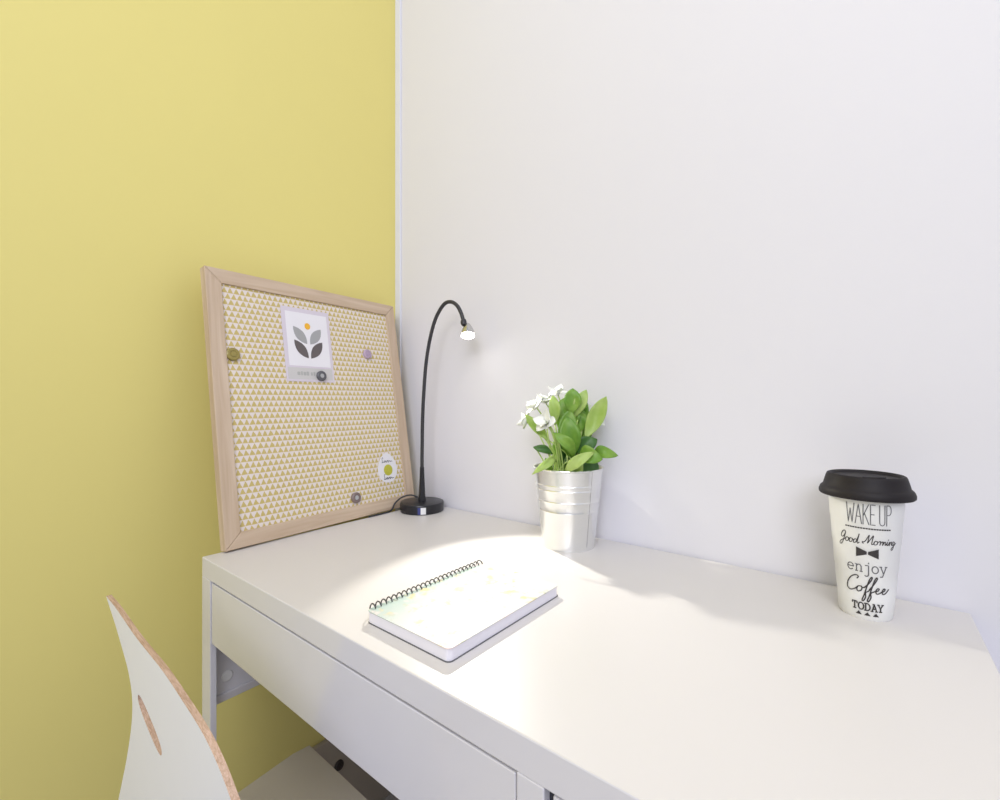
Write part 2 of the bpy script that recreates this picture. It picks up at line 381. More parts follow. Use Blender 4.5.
bm = bmesh.new(); plate(bm, [(-0.045, -0.044), (0.0465, -0.044), (0.0465, 0.066), (-0.045, 0.066)], 0.0008, 0.0011); obj('white_field', bm, 'paper', card)
bm = bmesh.new(); plate(bm, [(-0.049, -0.071), (0.049, -0.071), (0.049, -0.0475), (-0.049, -0.0475)], 0.0008, 0.0011); bd = obj('caption_band', bm, 'paper_band', card)
bm = bmesh.new()
for k, (a0, w0) in enumerate(((-0.030, .006), (-0.0225, .004), (-0.017, .006), (-0.010, .005), (-0.001, .004), (.005, .004))):
    plate(bm, rrect(a0, a0+w0, -0.063, -0.056+0.001*(k % 2), 0.001, 2), 0.0011, 0.0013)
obj('caption_print', bm, 'blur', bd)
for a, b, mname, sk in (((-0.0305, 0.036), (-0.003, 0.002), 'logo_light', 0), ((0.0305, 0.036), (0.004, 0.002), 'logo_light', 0),
                     ((-0.0305, 0.0085), (-0.0025, -0.0275), 'logo_dark', 0), ((0.0315, 0.0085), (0.003, -0.0275), 'logo_dark', 0)):
    bm = bmesh.new(); plate(bm, lens_pts(a, b, 0.0098), 0.0011, 0.0014); obj('printed_leaf', bm, mname, card)
bm = bmesh.new(); plate(bm, [(0.0008+0.0062*math.cos(i*PI/12), 0.0392+0.0068*math.sin(i*PI/12)) for i in range(24)], 0.0011, 0.0014); obj('printed_sun', bm, 'logo_sun', card)

def magnet(label, y, z, r, mat, hub=None, dx=0):
    mt = board_thing('magnet', label, 'magnet', y, z, group='round magnets on the pinboard')
    mt.matrix_world = mt.matrix_world @ Matrix.Translation((dx, 0, 0)) @ Matrix.Rotation(PI/2, 4, 'Y')
    bm = bmesh.new(); lathe(bm, [(0, 0), (r, 0), (r, .004), (r*.85, .0055), (r*.55, .0055), (r*.5, .0045), (0, .0045)], 28)
    obj('body', bm, mat, mt, smooth=40)
    bm = bmesh.new(); lathe(bm, [(0, .0045), (r*.42, .0045), (r*.40, .0055), (0, .006)], 20); obj('centre', bm, hub or mat, mt, smooth=40)
magnet('dark grey round magnet holding the lower edge of the white card', 0.2069, 0.2999, 0.0105, 'mag_grey', 'mag_hub', 0.0016)
magnet('olive yellow round magnet at the left edge of the fabric', 0.0365, 0.3315, 0.0115, 'mag_olive')
magnet('lilac round magnet alone on the right of the fabric', 0.3315, 0.3565, 0.0105, 'mag_lilac')
magnet('brown-grey round magnet near the bottom rail of the board', 0.2622, 0.0424, 0.0112, 'mag_brown', 'mag_hub')

# stroke letters ---------------------------------------------------------------
def arcp(cx, cy, rx, ry, a0, a1, n=10): return [(cx+rx*math.cos(math.radians(a0+(a1-a0)*i/n)), cy+ry*math.sin(math.radians(a0+(a1-a0)*i/n))) for i in range(n+1)]
# each glyph: (advance, [polylines]); smooth strokes are already sampled
G_tall = {
 'W': (.50, [[(0,1),(.11,0),(.22,.72)], [(.22,.72),(.33,0),(.44,1)]]),
 'A': (.42, [[(0,0),(.17,1),(.34,0)], [(.07,.36),(.27,.36)]]),
 'K': (.38, [[(0,0),(0,1)], [(.28,1),(0,.42)], [(.07,.56),(.30,0)]]),
 'E': (.34, [[(.24,1),(0,1),(0,0),(.24,0)], [(0,.52),(.19,.52)]]),
 ' ': (.14, []),
 'U': (.40, [[(0,1),(0,.2)]+arcp(.145,.16,.145,.16,180,360)+[(.29,.2),(.29,1)]]),
 'P': (.36, [[(0,0),(0,1)], [(0,1),(.12,1)]+arcp(.12,.76,.15,.24,90,-90)+[(0,.52)]]),
}
def ser(x, y, w=.13): return [(x-w, y), (x+w, y)]
G_slab = {
 'T': (.80, [[(.34,0),(.34,1)], ser(.34,0,.16), [(.02,.78),(.02,1),(.66,1),(.66,.78)]]),
 'O': (.84, [arcp(.38,.5,.34,.5,0,360,20)]),
 'D': (.84, [[(.14,0),(.14,1)], [(0,1),(.30,1)]+arcp(.30,.5,.38,.5,90,-90,14)+[(0,0)]]),
 'A': (.86, [[(.10,0),(.40,1),(.70,0)], [(.22,.34),(.58,.34)], ser(.10,0,.12), ser(.70,0,.12), [(.24,1),(.42,1)]]),
 'Y': (.80, [[(.08,1),(.38,.45),(.68,1)], [(.38,.45),(.38,0)], ser(.38,0,.15), ser(.08,1,.10), ser(.68,1,.10)]),
}
G_type = {   # x-height 1
 'e': (1.15, [[(.10,.52),(.90,.52)]+arcp(.50,.5,.42,.50,3,315,20)]),
 'n': (1.20, [[(.20,0),(.20,1),(.04,1)], [(.20,.65)]+arcp(.52,.66,.30,.34,160,0,10)+[(.82,0)], ser(.20,0,.14), ser(.82,0,.14)]),
 'j': (.95, [[(.18,1),(.58,1),(.58,-.30)]+arcp(.30,-.30,.28,.28,0,-130,8), [(.56,1.32),(.58,1.46),(.60,1.32)]]),
 'o': (1.15, [arcp(.50,.5,.42,.50,0,360,22)]),
 'y': (1.20, [[(.10,1),(.50,.04)], [(.90,1),(.36,-.45),(.08,-.45)], ser(.10,1,.13), ser(.90,1,.13)]),
}
def S(*p): return [(q.x, q.y) for q in spline([(a, b, 0) for a, b in p], 7)]
# script words as whole strokes (units of x-height, baseline 0)
GOOD = [S((1.35,2.25),(.95,2.6),(.35,2.2),(.05,1.3),(.35,.85),(.9,1.1),(1.3,1.9),(1.35,2.1),(1.15,1.0),(.85,-.2),(.35,-1.05),(-.15,-1.0),(-.1,-.45),(.6,.1),(1.35,.5),(1.75,.95)),
        S((2.35,.95),(1.85,1.0),(1.6,.45),(1.9,0),(2.4,.25),(2.5,.8),(2.3,1.0),(2.6,.85),(2.95,.9)),
        S((3.45,.95),(2.95,1.0),(2.75,.45),(3.0,0),(3.5,.25),(3.6,.8),(3.4,1.0),(3.7,.8),(4.0,.6)),
        S((4.75,.85),(4.3,1.0),(3.95,.5),(4.1,0),(4.55,.2),(4.9,1.1),(5.2,2.4),(5.05,1.2),(4.95,.3),(5.15,0),(5.5,.35))]
MORN = [S((.0,.1),(-.25,.25),(-.2,.55),(.1,.5),(.5,1.2),(.95,2.5),(.95,1.2),(.9,.3),(1.3,1.2),(1.9,2.45),(1.85,1.2),(1.85,.1),(2.15,.15),(2.4,.6)),
        S((2.95,.95),(2.5,1.0),(2.3,.45),(2.55,0),(3.05,.25),(3.1,.8),(2.9,1.0),(3.3,.85),(3.55,1.05),(3.7,.9)),
        S((3.6,1.1),(3.8,.9),(3.7,0),(3.85,.6),(4.2,1.0),(4.35,.8)),
        S((4.4,1.0),(4.35,0),(4.6,.75),(4.9,1.0),(4.95,.6),(4.95,.1),(5.2,.3),(5.5,1.0)),
        S((5.5,1.0),(5.45,.2),(5.65,.05),(5.95,.6),(6.1,1.0),(6.05,0),(6.3,.75),(6.6,1.0),(6.65,.5),(6.7,.1),(6.95,.4)),
        [(5.62,1.5),(5.7,1.6)],
        S((7.5,.9),(7.1,1.0),(6.9,.5),(7.1,.05),(7.45,.35),(7.6,1.0),(7.5,0),(7.3,-1.0),(6.9,-1.2),(6.85,-.8),(7.5,-.1),(8.1,.6))]
COFF = [S((1.9,2.5),(2.1,2.9),(1.6,3.1),(.7,2.6),(.05,1.4),(.1,.35),(.8,-.05),(1.7,.35),(2.2,.9)),
        S((2.9,1.1),(2.3,1.0),(2.1,.4),(2.4,0),(2.95,.3),(3.05,.9),(2.8,1.1),(3.2,.9),(3.6,1.0)),
        S((3.4,.9),(4.2,1.8),(4.75,2.9),(4.55,3.15),(4.2,2.4),(3.9,1.0),(3.6,-.6),(3.35,-1.5),(3.6,-1.7),(3.95,-.9),(3.85,.0),(4.2,.25),(4.8,.9)),
        S((4.5,.7),(5.2,1.8),(5.75,2.9),(5.55,3.15),(5.2,2.4),(4.9,1.0),(4.6,-.6),(4.35,-1.5),(4.6,-1.7),(4.95,-.9),(4.85,.0),(5.2,.25),(5.6,.5)),
        S((5.5,.4),(6.1,.6),(6.35,1.0),(6.05,1.1),(5.75,.6),(5.95,.05),(6.5,.15),(7.0,.5)),
        S((6.8,.4),(7.4,.6),(7.65,1.0),(7.35,1.1),(7.05,.6),(7.25,.05),(7.8,.2),(8.3,.75),(8.5,1.0))]
def layout(text, G, h, ww, cx, base):
    x = 0; out = []
    for ch in text:
        adv, st = G[ch]
        for s in st: out.append([(x+a, b) for a, b in s])
        x += adv
    xs = [p[0] for s in out for p in s]; x0, x1 = min(xs), max(xs)
    return [[(cx+((a-x0)/(x1-x0)-.5)*ww, base+b*h) for a, b in s] for s in out]
def word(strokes, h, ww, cx, base, x0=None, x1=None, slant=0):
    st = [[(a+slant*b, b) for a, b in s] for s in strokes]
    xs = [p[0] for s in st for p in s]; x0, x1 = min(xs), max(xs)
    return [[(cx+((a-x0)/(x1-x0)-.5)*ww, base+b*h) for a, b in s] for s in st]
def ribbons(bm, strokes, wd, mapf):
    """flat strokes of width wd in (s, z), laid on a surface by mapf"""
    for s in strokes:
        P = [Vector(p) for p in s]
        # densify long straight pieces
        Q = [P[0]]
        for a, b in zip(P, P[1:]):
            k = max(1, int((b-a).length/0.002))
            for i in range(1, k+1): Q.append(a+(b-a)*i/k)
        L = []; R = []
        for i, p in enumerate(Q):
            d = Q[min(i+1, len(Q)-1)]-Q[max(i-1, 0)]
            if d.length < 1e-9: d = Vector((1, 0))
            d.normalize(); nn = Vector((-d.y, d.x))*wd/2
            e = d*(wd*.4 if i == len(Q)-1 else (-wd*.4 if i == 0 else 0))
            L.append(bm.verts.new(mapf(*(p+nn+e)))); R.append(bm.verts.new(mapf(*(p-nn+e))))
        for i in range(len(Q)-1): bm.faces.new((L[i], L[i+1], R[i+1], R[i]))

# pointed-oval sticker low on the board
stk = board_thing('sticker', 'small white pointed-oval sticker with green-yellow fruit, lower right of the board', 'sticker', 0.356, 0.093)
bm = bmesh.new()
oval = [(0.0275*math.sin(2*PI*i/40)*(1-0.10*math.cos(2*PI*i/40)), 0.032*math.cos(2*PI*i/40)*(1+0.10*max(0, math.cos(2*PI*i/40))**6)) for i in range(40)]
plate(bm, oval, 0, 0.0007); obj('sticker_sheet', bm, 'paper', stk)
bm = bmesh.new(); plate(bm, [(0.001+0.0125*math.cos(i*PI/12), -0.004+0.0125*math.sin(i*PI/12)) for i in range(24)], 0.0007, 0.0010); obj('fruit_print', bm, 'lemon', stk)
bm = bmesh.new(); mp = lambda s, z: (0.0011, s, z)
LOV = [S((.6,2.6),(.3,2.9),(.1,2.2),(.2,.6),(-.1,.1),(.5,.15),(1.0,.5)), S((1.3,1),(1.0,.5),(1.3,0),(1.6,.5),(1.3,1),(1.9,.8)), S((1.9,.8),(2.1,0),(2.5,.9),(2.8,.8)), S((2.8,.5),(3.2,.9),(2.9,.9),(2.9,0),(3.4,.3),(3.8,.8),(4.1,.1),(4.5,.5),(5.0,.2))]
ribbons(bm, word(LOV, .0040, .030, 0, .0135), .0012, mp)
obj('sticker_lettering', bm, 'ink_soft', stk)
bm = bmesh.new(); ribbons(bm, word(LOV, .0040, .028, 0.001, -.0245), .0014, mp); obj('sticker_lettering', bm, 'ink_soft', stk)

# ------------------------------------------------------------------ gooseneck lamp
LX, LY = 0.0372, 0.4285
lamp = thing('desk_lamp', 'black gooseneck LED desk lamp, switched on, beside the pinboard', 'lamp', (LX, LY, DZ))
bm = bmesh.new(); lathe(bm, [(0, 0), (.047, 0), (.0485, .001), (.0490, .018), (.0480, .0205), (.046, .0213), (0, .0213)], 72)
base = obj('base', bm, 'black', lamp, smooth=35)
bm = bmesh.new(); lathe(bm, [(0, .0213), (.0088, .0213), (.0088, .026), (.0075, .035), (.0055, .075), (.0048, .098), (0, .099)], 24)
obj('neck_socket', bm, 'black', lamp, smooth=35)
HX, HY, HZ = 0.178-LX, 0.428-LY, 1.138-DZ            # LED position relative to the lamp
def onplane(s, z): return (HX*s, HY*s, z)
path = [onplane(*p) for p in ((0, .09), (.0, .12), (.005, .155), (.012, .20), (.035, .255), (.09, .327), (.17, .378), (.27, .417), (.38, .442), (.52, .459), (.66, .460), (.78, .450), (.86, .434), (.915, .415))]
bm = bmesh.new(); tube(bm, spline(path, 6), .0041, 12); arm = obj('gooseneck', bm, 'black_satin', lamp, smooth=True)
# lamp head: knuckle, small bell, LED
hd = Vector((0.32, -0.30, -0.90)).normalized()
tip = Vector((HX, HY, HZ)); kn = Vector(path[-1])
hrot = hd.to_track_quat('-Z', 'Y').to_matrix().to_4x4()
def at_head(o, p): o.matrix_local = Matrix.Translation(p) @ hrot
bm = bmesh.new(); tube(bm, [kn+Vector((0,0,.004)), kn, kn+hd*.006, kn+hd*.010], [.0045, .0062, .0062, .0045], 16); obj('swivel_joint', bm, 'black_satin', lamp, smooth=35)
L_ = 0.030
bm = bmesh.new(); lathe(bm, [(0, 0.024), (.0045, .024), (.0075, .019), (.0125, .008), (.0150, -.005), (.0142, -.005), (.0105, .004), (0, .010)], 32)
hh = obj('lamp_head', bm, M['steel'], lamp, smooth=40); at_head(hh, tip)
bm = bmesh.new(); lathe(bm, [(0, -.0075), (.005, -.0070), (.0095, -.0050), (.0118, -.002), (.0105, .003), (0, .004)], 28)
led = obj('led_lens', bm, 'led', lamp, smooth=True); at_head(led, tip)
# cord, leaving the base and running along the board
bm = bmesh.new()
cp_ = [(-.010, .030, .0225), (-.026, .020, .028), (-.043, .004, .027), (-.0525, -.022, .018), (-.051, -.040, .006), (-.046, -.053, .0022), (-.036, -.090, .0022), (-.031, -.15, .0022), (-.022, -.20, .0022)]
cp_ = [(-.008, -.006, .030), (-.020, -.016, .0345), (-.034, -.029, .0300), (-.0435, -.0405, .018), (-.0440, -.0490, .006), (-.0410, -.0600, .0020), (-.0385, -.0900, .0020), (-.039, -.115, .0020)]
tube(bm, spline(cp_, 6), .0018, 8); obj('cord', bm, 'black_satin', lamp, smooth=True)
# rating label on the rim of the base facing the room
def rimlabel(a0, a1, z0, z1, r, mat, name):
    bm = bmesh.new(); k = 8; lo = []; hi = []
    for i in range(k+1):
        a = a0+(a1-a0)*i/k; lo.append(bm.verts.new((r*math.cos(a), r*math.sin(a), z0))); hi.append(bm.verts.new((r*math.cos(a), r*math.sin(a), z1)))
    for i in range(k): bm.faces.new((lo[i], lo[i+1], hi[i+1], hi[i]))
    return obj(name, bm, mat, base)
la = math.atan2(-0.2802-LY, 0.8257-LX)
rimlabel(la-.06, la+.17, .002, .0165, .0494, 'label_white', 'rating_label')
rimlabel(la-.19, la-.06, .002, .0165, .0494, 'label_blue', 'rating_label_edge')
# the lamp's own light
sl = bpy.data.lights.new('led_beam', 'SPOT'); sl.energy = 10.5; sl.color = (1.0, 0.97, 0.88)
sl.spot_size = math.radians(68); sl.spot_blend = 0.35; sl.shadow_soft_size = 0.007
so = bpy.data.objects.new('led_beam', sl); C.objects.link(so); so.parent = lamp
bd_ = Vector((0.67, -0.40, -0.66)).normalized()
so.matrix_local = Matrix.Translation(tip+hd*.016) @ bd_.to_track_quat('-Z', 'Y').to_matrix().to_4x4()

# ------------------------------------------------------------------ spiral notebook
NB = Matrix.Translation((0.4519, 0.1309, DZ)) @ Matrix.Rotation(-0.0099, 4, 'Z')
nb = thing('spiral_notebook', 'spiral-bound notebook with a pale floral cover, lying on the lit desk', 'notebook', mat=NB)
NW, NL, NT = 0.1315, 0.198, 0.0138
bm = bmesh.new(); prism(bm, rrect(-NW/2, NW/2, -NL/2, NL/2, .006, 5), 0, .0007); obj('back_cover', bm, 'mag_grey', nb)
bm = bmesh.new(); prism(bm, rrect(-NW/2, NW/2-.001, -NL/2+.001, NL/2-.001, .006, 5), .0008, NT-.0013); obj('pages', bm, 'pages', nb)
bm = bmesh.new(); prism(bm, rrect(-NW/2, NW/2, -NL/2, NL/2, .006, 5), NT-.0012, NT); bevel(obj('front_cover', bm, 'cover', nb), .0003)
ND = 25
for k in range(ND):
    y = -NL/2+.0075+(NL-.015)*k/(ND-1)
    bm = bmesh.new()
    pts = [(-NW/2+.0005+.0075*math.cos(a)*1.0, y+.0022*math.sin(a*.5), NT*.5+.0016+.0092*math.sin(a)) for a in [math.radians(d) for d in range(40, 326, 22)]]
    tube(bm, pts, .00085, 6); obj('spiral_loop', bm, 'wire', nb, smooth=True)

# ------------------------------------------------------------------ potted plant in a zinc pail
PX, PY = 0.4205, 0.4205
pl = thing('potted_plant', 'artificial white-flowered plant in a small ribbed zinc pail against the wall', 'plant', (PX, PY, DZ))
def rr_(z): return .0452+(.0590-.0452)*(z-.004)/.130
prof = [(0, .004), (.0440, .004), (.0440, .0), (.0458, .0), (.0462, .003), (rr_(.008), .008)]
for z in (.061, .080, .0845, .0985, .103, .106): pass
def ring(zc, d=.0011, w=.0016): return [(rr_(zc-w), zc-w), (rr_(zc)+d, zc), (rr_(zc+w), zc+w)]
prof += [(rr_(.03), .03)] + [(rr_(.0625), .0625), (rr_(.0635)+.0004, .0635), (rr_(.0645), .0645)] + ring(.0805) + ring(.0995) + ring(.1075) + [(rr_(.12), .12), (.0590, .1315), (.0608, .1325), (.0612, .1340), (.0605, .1352), (.0590, .1350), (.0578, .131), (.0560, .105), (0, .105)]
bm = bmesh.new(); lathe(bm, prof, 96); pail = obj('pail', bm, 'zinc', pl, smooth=35)
bm = bmesh.new(); a = -0.30
ssp = [(rr_(z)+.0006, z) for z in (.006, .03, .06, .09, .12, .131)]
lo = []
for da in (-.018, .018):
    lo.append([bm.verts.new((r*math.cos(a+da), r*math.sin(a+da), z)) for r, z in ssp])
for i in range(len(ssp)-1): bm.faces.new((lo[0][i], lo[1][i], lo[1][i+1], lo[0][i+1]))
obj('seam', bm, 'zinc', pail)
bm = bmesh.new()
lathe(bm, [(0, .116), (.02, .117), (.04, .115), (.0555, .110), (.055, .107), (0, .107)], 40)
for v in bm.verts: v.co.z += random.uniform(-.002, .002)
obj('moss', bm, 'soil', pl, smooth=True)

# picture-plane directions at the plant, as plain world vectors (right of the room view / away)
RT = Vector((0.783, 0.622, 0)); AW = Vector((-0.622, 0.783, 0))
def pp(x, h, d=0.0):            # x metres to the right, h above desk, d towards the wall
    return RT*(x-.004) + AW*d + Vector((0, 0, .112+(h-.112)*1.20))
def leaf(base, tip, width, mat, arch=0.01, face=None, cup=0.25, root=None, droop=0.0):
    b = pp(*base); t = pp(*tip); d = t-b; L = d.length; dn = d.normalized()
    f = (face or Vector((0.55, -0.75, 0.35))).normalized(); f = (f-dn*f.dot(dn)).normalized(); s = dn.cross(f)
    bm = bmesh.new(); n, m = 12, 6; grid = []
    for i in range(n+1):
        q = i/n; w = width*0.5*(math.sin(PI*min(1, q**1.1))**0.75 if 0 < q < 1 else 0.02)
        c = b+d*q+f*arch*math.sin(PI*q)+Vector((0, 0, -droop*q*q))
        row = []
        for j in range(m+1):
            e = (j/m-.5)*2
            row.append(bm.verts.new(c+s*w*e+f*(cup*w*e*e-0.10*w*(1-abs(e))*1.0+.0012*math.sin(q*9+e*3))))
        grid.append(row)
    for i in range(n):
        for j in range(m): bm.faces.new((grid[i][j], grid[i][j+1], grid[i+1][j+1], grid[i+1][j]))
    o = obj('leaf', bm, mat, pl, smooth=True)
    md = o.modifiers.new('thick', 'SOLIDIFY'); md.thickness = .0006
    r0 = Vector(root) if root else Vector((random.uniform(-.022, .022), random.uniform(-.022, .022), .112))
    bm = bmesh.new(); mid = (r0+b)/2+Vector(((b.x-r0.x)*-.25, (b.y-r0.y)*-.25, .006))
    tube(bm, spline([r0, mid, b, b+d*.12], 5), [.0012]*15+[.001], 6) if False else tube(bm, spline([r0, mid, b], 5), .0012, 6)
    obj('leaf_stalk', bm, 'stem', o, smooth=True)
    return o
# (base x,h,d) (tip x,h,d) width material arch
LV = [
 ((.030, .172, -.018), (.064, .232, -.026), .028, 'leaf_light', -.006, .000),
 ((.010, .206, .000), (.012, .248, .000), .030, 'leaf_mid', .004, .004),
 ((.014, .200, .006), (.036, .246, .002), .022, 'leaf_light', .006, .004),
 ((-.018, .190, .004), (-.022, .240, .004), .020, 'leaf_light', .008, .006),
 ((-.010, .184, .012), (-.002, .236, .012), .026, 'leaf_mid', .008, .006),
 ((.004, .178, .012), (.018, .228, .014), .030, 'leaf_mid', .006, .004),
 ((.022, .176, .010), (.030, .214, .012), .024, 'leaf_mid', .006, .004),
 ((.008, .142, -.010), (.000, .210, -.014), .036, 'leaf_mid', .010, .006),
 ((.012, .146, -.024), (-.026, .196, -.032), .020, 'leaf_mid', .016, .014),
 ((-.010, .126, -.046), (.036, .170, -.064), .018, 'leaf_light', .020, .012),
 ((.014, .152, -.012), (.050, .176, -.020), .028, 'leaf_dark', .008, .004),
 ((.016, .150, -.040), (.050, .158, -.062), .030, 'leaf_mid', .010, .010),
 ((.040, .150, -.036), (.078, .166, -.050), .022, 'leaf_mid', .018, .014),
 ((-.028, .168, .000), (-.070, .208, .004), .018, 'leaf_light', -.006, .002),
 ((-.020, .142, -.030), (-.062, .152, -.050), .018, 'leaf_light', .014, .026),
 ((-.024, .150, -.014), (-.058, .164, -.012), .014, 'leaf_dark', .006, .004),
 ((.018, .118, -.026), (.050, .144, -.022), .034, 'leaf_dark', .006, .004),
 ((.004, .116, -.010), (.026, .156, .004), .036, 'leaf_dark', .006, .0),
 ((-.002, .120, .018), (-.014, .176, .026), .026, 'leaf_mid', .006, .004),
 ((.012, .118, -.028), (.020, .148, -.044), .014, 'leaf_light', .008, .004),
 ((-.030, .116, -.018), (-.038, .150, -.026), .014, 'leaf_mid', .006, .004),
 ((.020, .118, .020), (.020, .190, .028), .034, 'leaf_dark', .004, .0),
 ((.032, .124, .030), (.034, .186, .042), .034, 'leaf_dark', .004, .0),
 ((.024, .160, .022), (.026, .222, .028), .034, 'leaf_mid', .004, .0),
 ((.034, .150, .034), (.040, .210, .042), .032, 'leaf_mid', .004, .0),
 ((.008, .170, .012), (.010, .232, .016), .034, 'leaf_mid', .004, .0),
 ((.030, .180, .026), (.032, .238, .030), .026, 'leaf_mid', .004, .0),
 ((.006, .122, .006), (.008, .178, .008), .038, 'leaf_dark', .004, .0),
 ((.000, .150, .000), (.006, .214, .000), .034, 'leaf_mid', .004, .0),
]
for b, t, w, m, a, dp in LV: leaf(b, t, w, m, a, droop=dp*1.2)
def flower(x, h, d, s, tilt, root):
    c = pp(x, h, d)
    fl = bpy.data.objects.new('flower', None); C.objects.link(fl); fl.parent = pl; fl.location = c; fl.empty_display_size = .01
    R_ = Vector(tilt).normalized().to_track_quat('Z', 'Y').to_matrix()
    for k in range(6):
        bm = bmesh.new(); az = k*PI/3+(.2 if k % 2 else 0); rows = []
        for i in range(9):
            q = i/8; r = s*(.10+.62*math.sin(q*1.45)); z = s*(-.15+1.0*q-.25*q*q) if k % 2 else s*(-.15+.75*q-.55*q*q); w = s*.52*math.sin(PI*min(.97, q**.75+.03))
            if not k % 2: r *= 1.3
            row = []
            for j in range(5):
                e = (j-2)/2; ang = az+e*w/max(r, s*.25); row.append(bm.verts.new(R_ @ Vector((r*math.cos(ang), r*math.sin(ang), z-abs(e)*s*.05))))
            rows.append(row)
        for i in range(8):
            for j in range(4): bm.faces.new((rows[i][j], rows[i][j+1], rows[i+1][j+1], rows[i+1][j]))
        o = obj('petal', bm, 'petal', fl, smooth=True); md = o.modifiers.new('thick', 'SOLIDIFY'); md.thickness = .0005
    bm = bmesh.new(); r0 = Vector(root); mid = (r0+c)/2+Vector((-(c.x-r0.x)*.25, -(c.y-r0.y)*.25, .01))
    tube(bm, [p - Vector(fl.location) for p in spline([r0, mid, c+R_ @ Vector((0, 0, -s*.1))], 8)], .0013, 6); obj('flower_stalk', bm, 'stem', fl, smooth=True)
flower(-.052, .218, .012, .024, (-.5, -.5, .7), (-.012, .0, .112))
flower(-.036, .196, -.006, .024, (-.1, -.8, .5), (-.006, -.012, .112))
flower(-.034, .226, .024, .022, (-.1, -.1, 1), (.0, .01, .112))
flower(-.012, .238, .022, .021, (.1, -.3, 1), (.004, .014, .112))
flower(-.070, .196, .010, .018, (-.9, -.2, .3), (-.018, -.008, .112))
flower(.046, .206, .034, .019, (.3, -.7, .5), (.016, .0, .112))
flower(.058, .200, .004, .017, (.7, -.2, -.3), (.02, .006, .112))
for x0, x1, h1, d1 in ((-.020, -.046, .176, -.006), (-.026, -.034, .186, -.012), (-.014, -.024, .182, -.020), (-.006, -.016, .170, -.030), (.004, -.004, .150, -.040), (.012, .018, .152, -.034), (-.030, -.054, .160, -.010)):
    bm = bmesh.new(); r0 = pp(x0, .112, -.018); tube(bm, spline([r0, pp((x0*2+x1)/3, .112+(h1-.112)*.5, (d1-.018)/2), pp(x1, h1, d1)], 6), .0013, 6)
    obj('stem', bm, 'stem', pl, smooth=True)
for k in range(9):
    bm = bmesh.new(); a = random.uniform(0, 6.28); x = random.uniform(-.04, .03); h = random.uniform(.15, .2)
    r0 = Vector((random.uniform(-.02, .02), random.uniform(-.02, .01), .11))
    tube(bm, spline([r0, r0*.5+pp(x, h, random.uniform(-.02, .01))*.5+Vector((0, 0, .01)), pp(x, h, random.uniform(-.02, .01))], 6), [.0013]*6+[.0011]*6+[.0006], 6)
    obj('stem', bm, 'stem', pl, smooth=True)

# ------------------------------------------------------------------ travel cup
CX, CY = 0.825, 0.4126
cup = thing('travel_cup', 'white ceramic travel cup with black lid and dark slogan lettering', 'cup', (CX, CY, DZ))
RB, RT_, HT = .0252, .0364, .147
def cr(z): return RB+(RT_-RB)*z/HT
prof = [(0, .0015), (.020, .0015), (.0215, 0), (.0238, 0), (RB, .0025)]
for z in (.03, .0555, .0562, .084, .0848, .112, .1128, .14): prof.append((cr(z)+(.0004 if z in (.0562, .0848, .1128) else 0), z))
prof += [(cr(HT), HT), (cr(HT)-.002, HT), (cr(.14)-.003, .14), (.022, .006), (0, .006)]
bm = bmesh.new(); lathe(bm, prof, 96); cb = obj('cup_body', bm, 'cup', cup, smooth=35)
lp = [(0, .150), (.030, .150), (.0350, .1375), (.0372, .1375), (.0380, .1385), (.0440, .1380), (.0452, .1392), (.0453, .1425), (.0440, .1462), (.0424, .1480), (.0412, .1490), (.0388, .1580), (.0380, .1606), (.0371, .1626), (.0355, .1634), (.0335, .1622), (.0320, .1600), (.0, .1596)]
bm = bmesh.new(); lathe(bm, lp, 96); lid = obj('lid', bm, 'lid', cup, smooth=40)
bm = bmesh.new(); lathe(bm, [(0, 0), (.0028, 0), (.0028, .0006), (0, .0006)], 16); sp_ = obj('sip_hole', bm, 'ink', lid); sp_.location = (-.024, -.010, .1596)
bm = bmesh.new(); prism(bm, rrect(-.012, .012, -.004, .004, .0038, 5), 0, .0012); rb_ = obj('lid_rib', bm, 'lid', lid); rb_.location = (.008, -.004, .1596); rb_.rotation_euler = (0, 0, .6)
cdir = math.atan2(-0.2802-CY, 0.8257-CX)
def oncup(s, z):
    r = cr(z)+.0006; a = cdir+(s+.0018)/r
    return (r*math.cos(a), r*math.sin(a), z)
def cuptext(name, strokes, wd, mat='ink'):
    bm = bmesh.new(); ribbons(bm, strokes, wd, oncup); return obj(name, bm, mat, cb)
cuptext('lettering_wake_up', layout('WAKE UP', G_tall, .0225, .0420, 0.0014, .1108), .00085, 'ink_soft')
bm = bmesh.new()
for i in range(18):
    s = -.0200+.0410*i/17; ribbons(bm, [[(s-.00045, .1060), (s+.00045, .1060)]], .0014, oncup)
obj('dotted_line', bm, 'ink', cb)
sg = word(GOOD, .0046, .0205, -.0175, .0878, slant=.15); sm_ = word(MORN, .0042, .0335, .0122, .0885, slant=.15)
cuptext('lettering_good_morning', sg+sm_, .00085)
bm = bmesh.new()
for sgn in (-1, 1):
    col = []
    for i in range(9):
        q = i/8; s = sgn*(.0006+.0096*q); hh_ = .0016+.0040*q; col.append([bm.verts.new(oncup(s, .0782+hh_*e)) for e in (-1, -.5, 0, .5, 1)])
    for A, B in zip(col, col[1:]):
        for j in range(4): bm.faces.new((A[j], A[j+1], B[j+1], B[j]))
obj('bow_tie_print', bm, 'ink', cb)
cuptext('lettering_enjoy', layout('enjoy', G_type, .0078, .0370, 0.0, .0560), .0011, 'ink_soft')
cuptext('lettering_coffee', word(COFF, .0059, .0400, 0.0008, .0325, slant=.12), .00115)
cuptext('lettering_today', layout('TODAY', G_slab, .0080, .0290, 0.0006, .0120), .0013)
bm = bmesh.new()
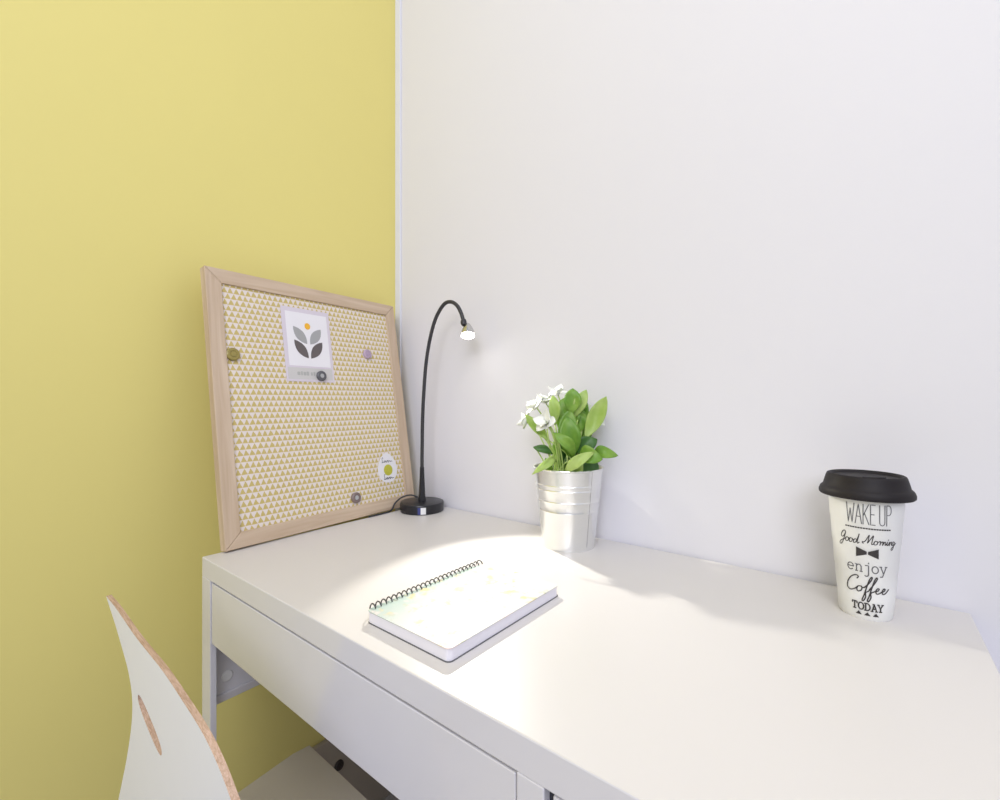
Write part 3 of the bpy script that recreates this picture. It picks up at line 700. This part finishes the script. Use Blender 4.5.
for s0 in (-.0078, 0, .0078):
    vv = [bm.verts.new(oncup(s0+a, b)) for a, b in ((-.0029, .0060), (0, .0060), (.0029, .0060), (.0001, .0100))]
    bm.faces.new((vv[0], vv[1], vv[3])); bm.faces.new((vv[1], vv[2], vv[3]))
obj('triangle_print', bm, 'ink', cb)

# ------------------------------------------------------------------ plywood chair tucked under the desk
ch = thing('plywood_chair', 'white moulded plywood chair with a slot in its backrest, tucked at the desk', 'chair', (0.27, -0.02, 0))
def ys(x, z):           # backrest surface (world)
    y = -0.135+0.05*(x-.27)**2
    if z < .56: y += -0.02*((.56-z)/.12)**2*0.0
    return y
outer = [(.071, .7515), (.118, .7510), (.154, .7485), (.206, .7440), (.255, .7420), (.300, .7395), (.349, .7325), (.394, .7240), (.425, .7120), (.448, .6975), (.466, .6850), (.472, .672), (.455, .655), (.425, .632), (.402, .610), (.392, .585), (.395, .555), (.412, .520), (.430, .480), (.440, .440), (.430, .425), (.270, .421), (.115, .425), (.100, .440), (.112, .475), (.125, .510), (.148, .552), (.170, .592), (.187, .630), (.194, .655), (.193, .675), (.180, .694), (.158, .709), (.120, .730), (.094, .744)]
OS = [Vector((a, b)) for a, b in outer]
dense = []
Q = [(a, b, 0) for a, b in outer]+[(outer[0][0], outer[0][1], 0)]
sp1 = spline(Q[:], 5)
dense = [(p.x, p.y) for p in sp1[:-1]]
N = len(dense); hcx, hcz = .255, .671
def hole(k):
    th = math.atan2(dense[k][1]-hcz, dense[k][0]-hcx)
    # long rounded slot, tilted a little
    a, b = .041, .0080
    c, s = math.cos(th+.30), math.sin(th+.30)
    r = 1.0/((abs(c)/a)**2.6+(abs(s)/b)**2.6)**(1/2.6)
    return (hcx+r*math.cos(th), hcz+r*math.sin(th))
TH = .0055; K = 8
bm = bmesh.new(); sheets = []
for off in (0, TH):
    rings = []
    for j in range(K+1):
        q = j/K; rings.append([])
        for k in range(N):
            h = hole(k); x = h[0]+(dense[k][0]-h[0])*q; z = h[1]+(dense[k][1]-h[1])*q
            rings[-1].append(bm.verts.new((x-.27, ys(x, z)+off+.02, z)))
    for a, b in zip(rings, rings[1:]):
        for k in range(N): bm.faces.new((a[k], a[(k+1) % N], b[(k+1) % N], b[k]))
    sheets.append(rings)
for idx in (0, K):
    a, b = sheets[0][idx], sheets[1][idx]
    for k in range(N):
        f = bm.faces.new((a[k], a[(k+1) % N], b[(k+1) % N], b[k])); f.material_index = 1
obj('backrest', bm, ['chair_white', 'ply'], ch, smooth=50)
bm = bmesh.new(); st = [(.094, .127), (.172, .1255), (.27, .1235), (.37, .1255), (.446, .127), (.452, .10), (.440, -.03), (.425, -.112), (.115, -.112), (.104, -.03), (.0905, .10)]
prism(bm, [(a-.27, b+.02) for a, b in st], .409, .4205, 1); obj('seat', bm, ['seat_shaded', 'ply'], ch)
for sx in (-1, 1):
    for sy, y0 in ((-1, -.10), (1, .10)):
        bm = bmesh.new(); tube(bm, spline([(sx*.11, y0*.8+.02, .398), (sx*.135, y0*1.0+.02, .37), (sx*.165, y0*1.35+.02, .012), (sx*.165, y0*1.35+.02, .0)], 5), .0095, 12); obj('leg', bm, 'chrome', ch, smooth=40)
for yy in (-.070, .090):
    bm = bmesh.new(); box(bm, -.12, .12, yy, yy+.02, .392, .409); obj('seat_bracket', bm, 'chrome', ch)
